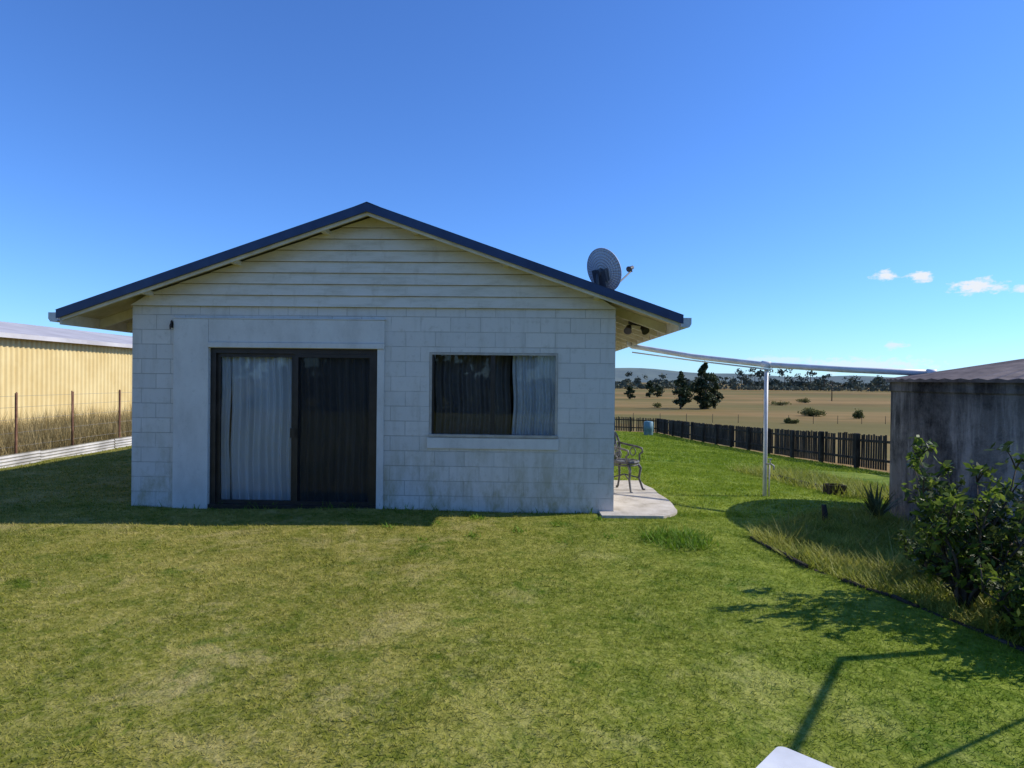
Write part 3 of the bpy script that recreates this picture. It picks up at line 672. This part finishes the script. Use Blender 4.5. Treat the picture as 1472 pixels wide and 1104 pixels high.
for u,h in ((1072,17),(1085,14),(1105,16),(1128,18),(1140,15),(1165,17),(1185,13),(1152,15),(1355,17),(1348,13),(900,12),(920,13),(1225,11),(1262,11),(950,13)):
    y=450; x=(u-736)/900*y; dtree(x,y,h,h*.8,190,1.8)
w.obj('distant_treeline',[M_bark,M_treehaze])
w=MB()
for i in range(340):
    y=random.uniform(410,450); x=y*random.uniform(-.35,1.15); w.leaves((x,y,-1.9),(9,4,random.uniform(1.5,3.2)),20,1.8,0,.3,1.2)
w.obj('distant_scrub',[M_treehaze])
mh=NT('hazed_hill',1,.0); mh.col(mh.ramp(mh.noise(mh.pos(),.01,5),[(.35,(.13,.17,.18)),(.65,(.17,.21,.20))]));  # hill colour blued to carry the atmospheric haze
w=MB(); hx=np.linspace(-2600,4200,120)
hh=[30+24*math.sin(x*.0011+1.2)+9*math.sin(x*.004)+4*math.sin(x*.013) for x in hx]
for i in range(119):
    w.poly([(hx[i],2600,-6),(hx[i+1],2600,-6),(hx[i+1],2900,max(6,hh[i+1])),(hx[i],2900,max(6,hh[i]))],0,True)
    w.poly([(hx[i],2900,max(6,hh[i])),(hx[i+1],2900,max(6,hh[i+1])),(hx[i+1],3300,-6),(hx[i],3300,-6)],0,True)
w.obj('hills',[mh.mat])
# row of trees and hedge added unseen behind the camera to darken the glass reflections
w=MB(); random.seed(61)
for i in range(15):
    x=-28+i*4.0+random.uniform(-1,1); y=-20+random.uniform(-2,2); h=random.uniform(6,9.5); z0=float(gz(x,y))
    w.tube([(x,y,z0-.3),(x,y,z0+h*.7)],[.18,.08],6,0)
    for k in range(8): w.leaves((x+random.uniform(-1.8,1.8),y+random.uniform(-1,1),z0+h*random.uniform(.12,.9)),(2.2,1.8,1.4),60,.75,1,.3,1.3)
    for k in range(3): w.leaves((x+random.uniform(-2,2),y+2,z0+.6),(1.6,.9,.9),60,.5,1,.3,1.3)
w.obj('added_reflection_trees',[M_bark,M_tree])
def pole(name,x,y,h):
    w=MB(); z=float(gz(x,y)); w.tube([(x,y,z-.5),(x,y,z+h)],[.16,.11],8); w.box(x-1.0,x+1.0,y-.05,y+.05,z+h-.9,z+h-.78)
    for q in (-.9,-.35,.35,.9): w.tube([(x+q,y,z+h-.78),(x+q,y,z+h-.55)],.04,6)
    w.obj(name,[M_timber])
pole('power_pole',92,180,6.0); pole('power_pole.001',200,302,12.5)
w=MB()
for i in range(34):
    x=14+i*3.2; y=72+i*.5; z=float(gz(x,y)); w.tube([(x,y,z-.2),(x,y,z+1.0)],.03,6)
w.obj('paddock_fence',[M_timber])

# ---------------------------------------------------------------- white table near the camera, unseen frame at right shaped to cast the pole shadows
TB=empty('plastic_table',(.765,1.25,0),math.radians(45)); w=MB(); s=.36; rr=.022; pts=[]
for (cx,cy,a0) in ((s-rr,s-rr,0),(-s+rr,s-rr,90),(-s+rr,-s+rr,180),(s-rr,-s+rr,270)):
    for k in range(7):
        a=math.radians(a0+15*k); pts.append((cx+rr*math.cos(a),cy+rr*math.sin(a)))
w.poly([(x,y,.75) for x,y in pts]); w.poly([(x,y,.72) for x,y in pts][::-1])
for i in range(len(pts)): a=pts[i];b=pts[(i+1)%len(pts)]; w.poly([(*a,.72),(*b,.72),(*b,.75),(*a,.75)],0,True)
for sx in (-1,1):
    for sy in (-1,1): w.tube([(sx*.28,sy*.28,.72),(sx*.33,sy*.33,0)],[.03,.02],10)
w.obj('table_top_and_legs',[M_white],TB,.004)
w=MB(); A=Vector((4.72,4.38,2.0)); B=Vector((3.32,2.47,2.0))
for q in (A,B): w.tube([(q.x,q.y,-.2),(q.x,q.y,2.0)],.035,8)
w.tube([tuple(A),tuple(B)],.022,8); w.tube([(2.93,2.78,1.35),(5.35,4.0,1.35)],.013,8)
for q in ((2.93,2.78),(5.35,4.0)): w.tube([(q[0],q[1],-.2),(q[0],q[1],1.35)],.018,8)
w.obj('shadow_casting_frame',[M_white])

# ---------------------------------------------------------------- light
S=Vector((1.30,.19,1.0)).normalized()
sun=bpy.data.lights.new('sun','SUN'); sun.energy=5.0; sun.angle=math.radians(.5); sun.color=(1,.95,.85)
so=bpy.data.objects.new('sun',sun); scene.collection.objects.link(so); so.rotation_euler=S.to_track_quat('Z','Y').to_euler(); so.location=(20,5,20)
W=bpy.data.worlds.new('World'); scene.world=W; W.use_nodes=True; nt=W.node_tree; bg=nt.nodes['Background']
sk=nt.nodes.new('ShaderNodeTexSky'); sk.sky_type='NISHITA'; sk.sun_disc=False
sk.sun_elevation=math.asin(S.z); sk.sun_rotation=math.atan2(S.x,S.y); sk.air_density=1.0; sk.dust_density=.1; sk.ozone_density=3.0; sk.altitude=0
tc=nt.nodes.new('ShaderNodeTexCoord'); sp=nt.nodes.new('ShaderNodeSeparateXYZ'); nt.links.new(tc.outputs['Generated'],sp.inputs[0])
def mth(op,a,b=None,c=None,clamp=False):
    n=nt.nodes.new('ShaderNodeMath'); n.operation=op; n.use_clamp=clamp
    for i,x in enumerate((a,b,c)):
        if x is None: continue
        if isinstance(x,(int,float)): n.inputs[i].default_value=x
        else: nt.links.new(x,n.inputs[i])
    return n.outputs[0]
az=mth('ARCTAN2',sp.outputs[0],sp.outputs[1]); el=sp.outputs[2]
cb=nt.nodes.new('ShaderNodeCombineXYZ'); nt.links.new(az,cb.inputs[0]); nt.links.new(mth('MULTIPLY',el,1.8),cb.inputs[1])
ns=nt.nodes.new('ShaderNodeTexNoise'); ns.inputs['Scale'].default_value=75; ns.inputs['Detail'].default_value=5; ns.inputs['Roughness'].default_value=.6; nt.links.new(cb.outputs[0],ns.inputs['Vector'])
tot=None
for a,e_,wa,we,st in ((.534,.148,.016,.008,1),(.577,.143,.017,.009,1),(.636,.126,.028,.011,1),(.66,.122,.014,.005,.8),(.683,.12,.016,.005,.8),(.549,.053,.015,.006,.7),(.505,.026,.10,.012,.6),(.40,.034,.06,.006,.45),(-1.4,.2,.1,.03,1),(2.6,.15,.2,.03,1)):
    dx=mth('DIVIDE',mth('SUBTRACT',az,a),wa); dy=mth('DIVIDE',mth('SUBTRACT',el,e_),we)
    r2=mth('SQRT',mth('ADD',mth('MULTIPLY',dx,dx),mth('MULTIPLY',dy,dy)))
    v_=mth('SUBTRACT',1.0,r2); v_=mth('ADD',v_,mth('MULTIPLY',mth('SUBTRACT',ns.outputs['Fac'],.5),2.6))
    v_=mth('MULTIPLY',mth('MULTIPLY',v_,1.6,clamp=True),st)
    tot=v_ if tot is None else mth('MAXIMUM',tot,v_)
mt=nt.nodes.new('ShaderNodeMix'); mt.data_type='RGBA'; mt.blend_type='MULTIPLY'; mt.inputs[0].default_value=1; mt.inputs[7].default_value=(.64,1.03,1.68,1); nt.links.new(sk.outputs[0],mt.inputs[6])
mx=nt.nodes.new('ShaderNodeMix'); mx.data_type='RGBA'; nt.links.new(tot,mx.inputs[0]); mx.inputs[7].default_value=(7.0,7.4,8.0,1)
nt.links.new(mt.outputs[2],mx.inputs[6]); nt.links.new(mx.outputs[2],bg.inputs[0]); bg.inputs[1].default_value=.12

# ---------------------------------------------------------------- camera
cam=bpy.data.cameras.new('camera'); co=bpy.data.objects.new('camera',cam); scene.collection.objects.link(co)
cam.sensor_width=36; cam.lens=36*900/1472; cam.clip_end=9000; cam.clip_start=.05
R=Matrix.Rotation(math.radians(90-.38),4,'X')@Matrix.Rotation(math.radians(.65),4,'Z')
co.matrix_world=Matrix.Translation((0,0,1.77))@R
scene.camera=co
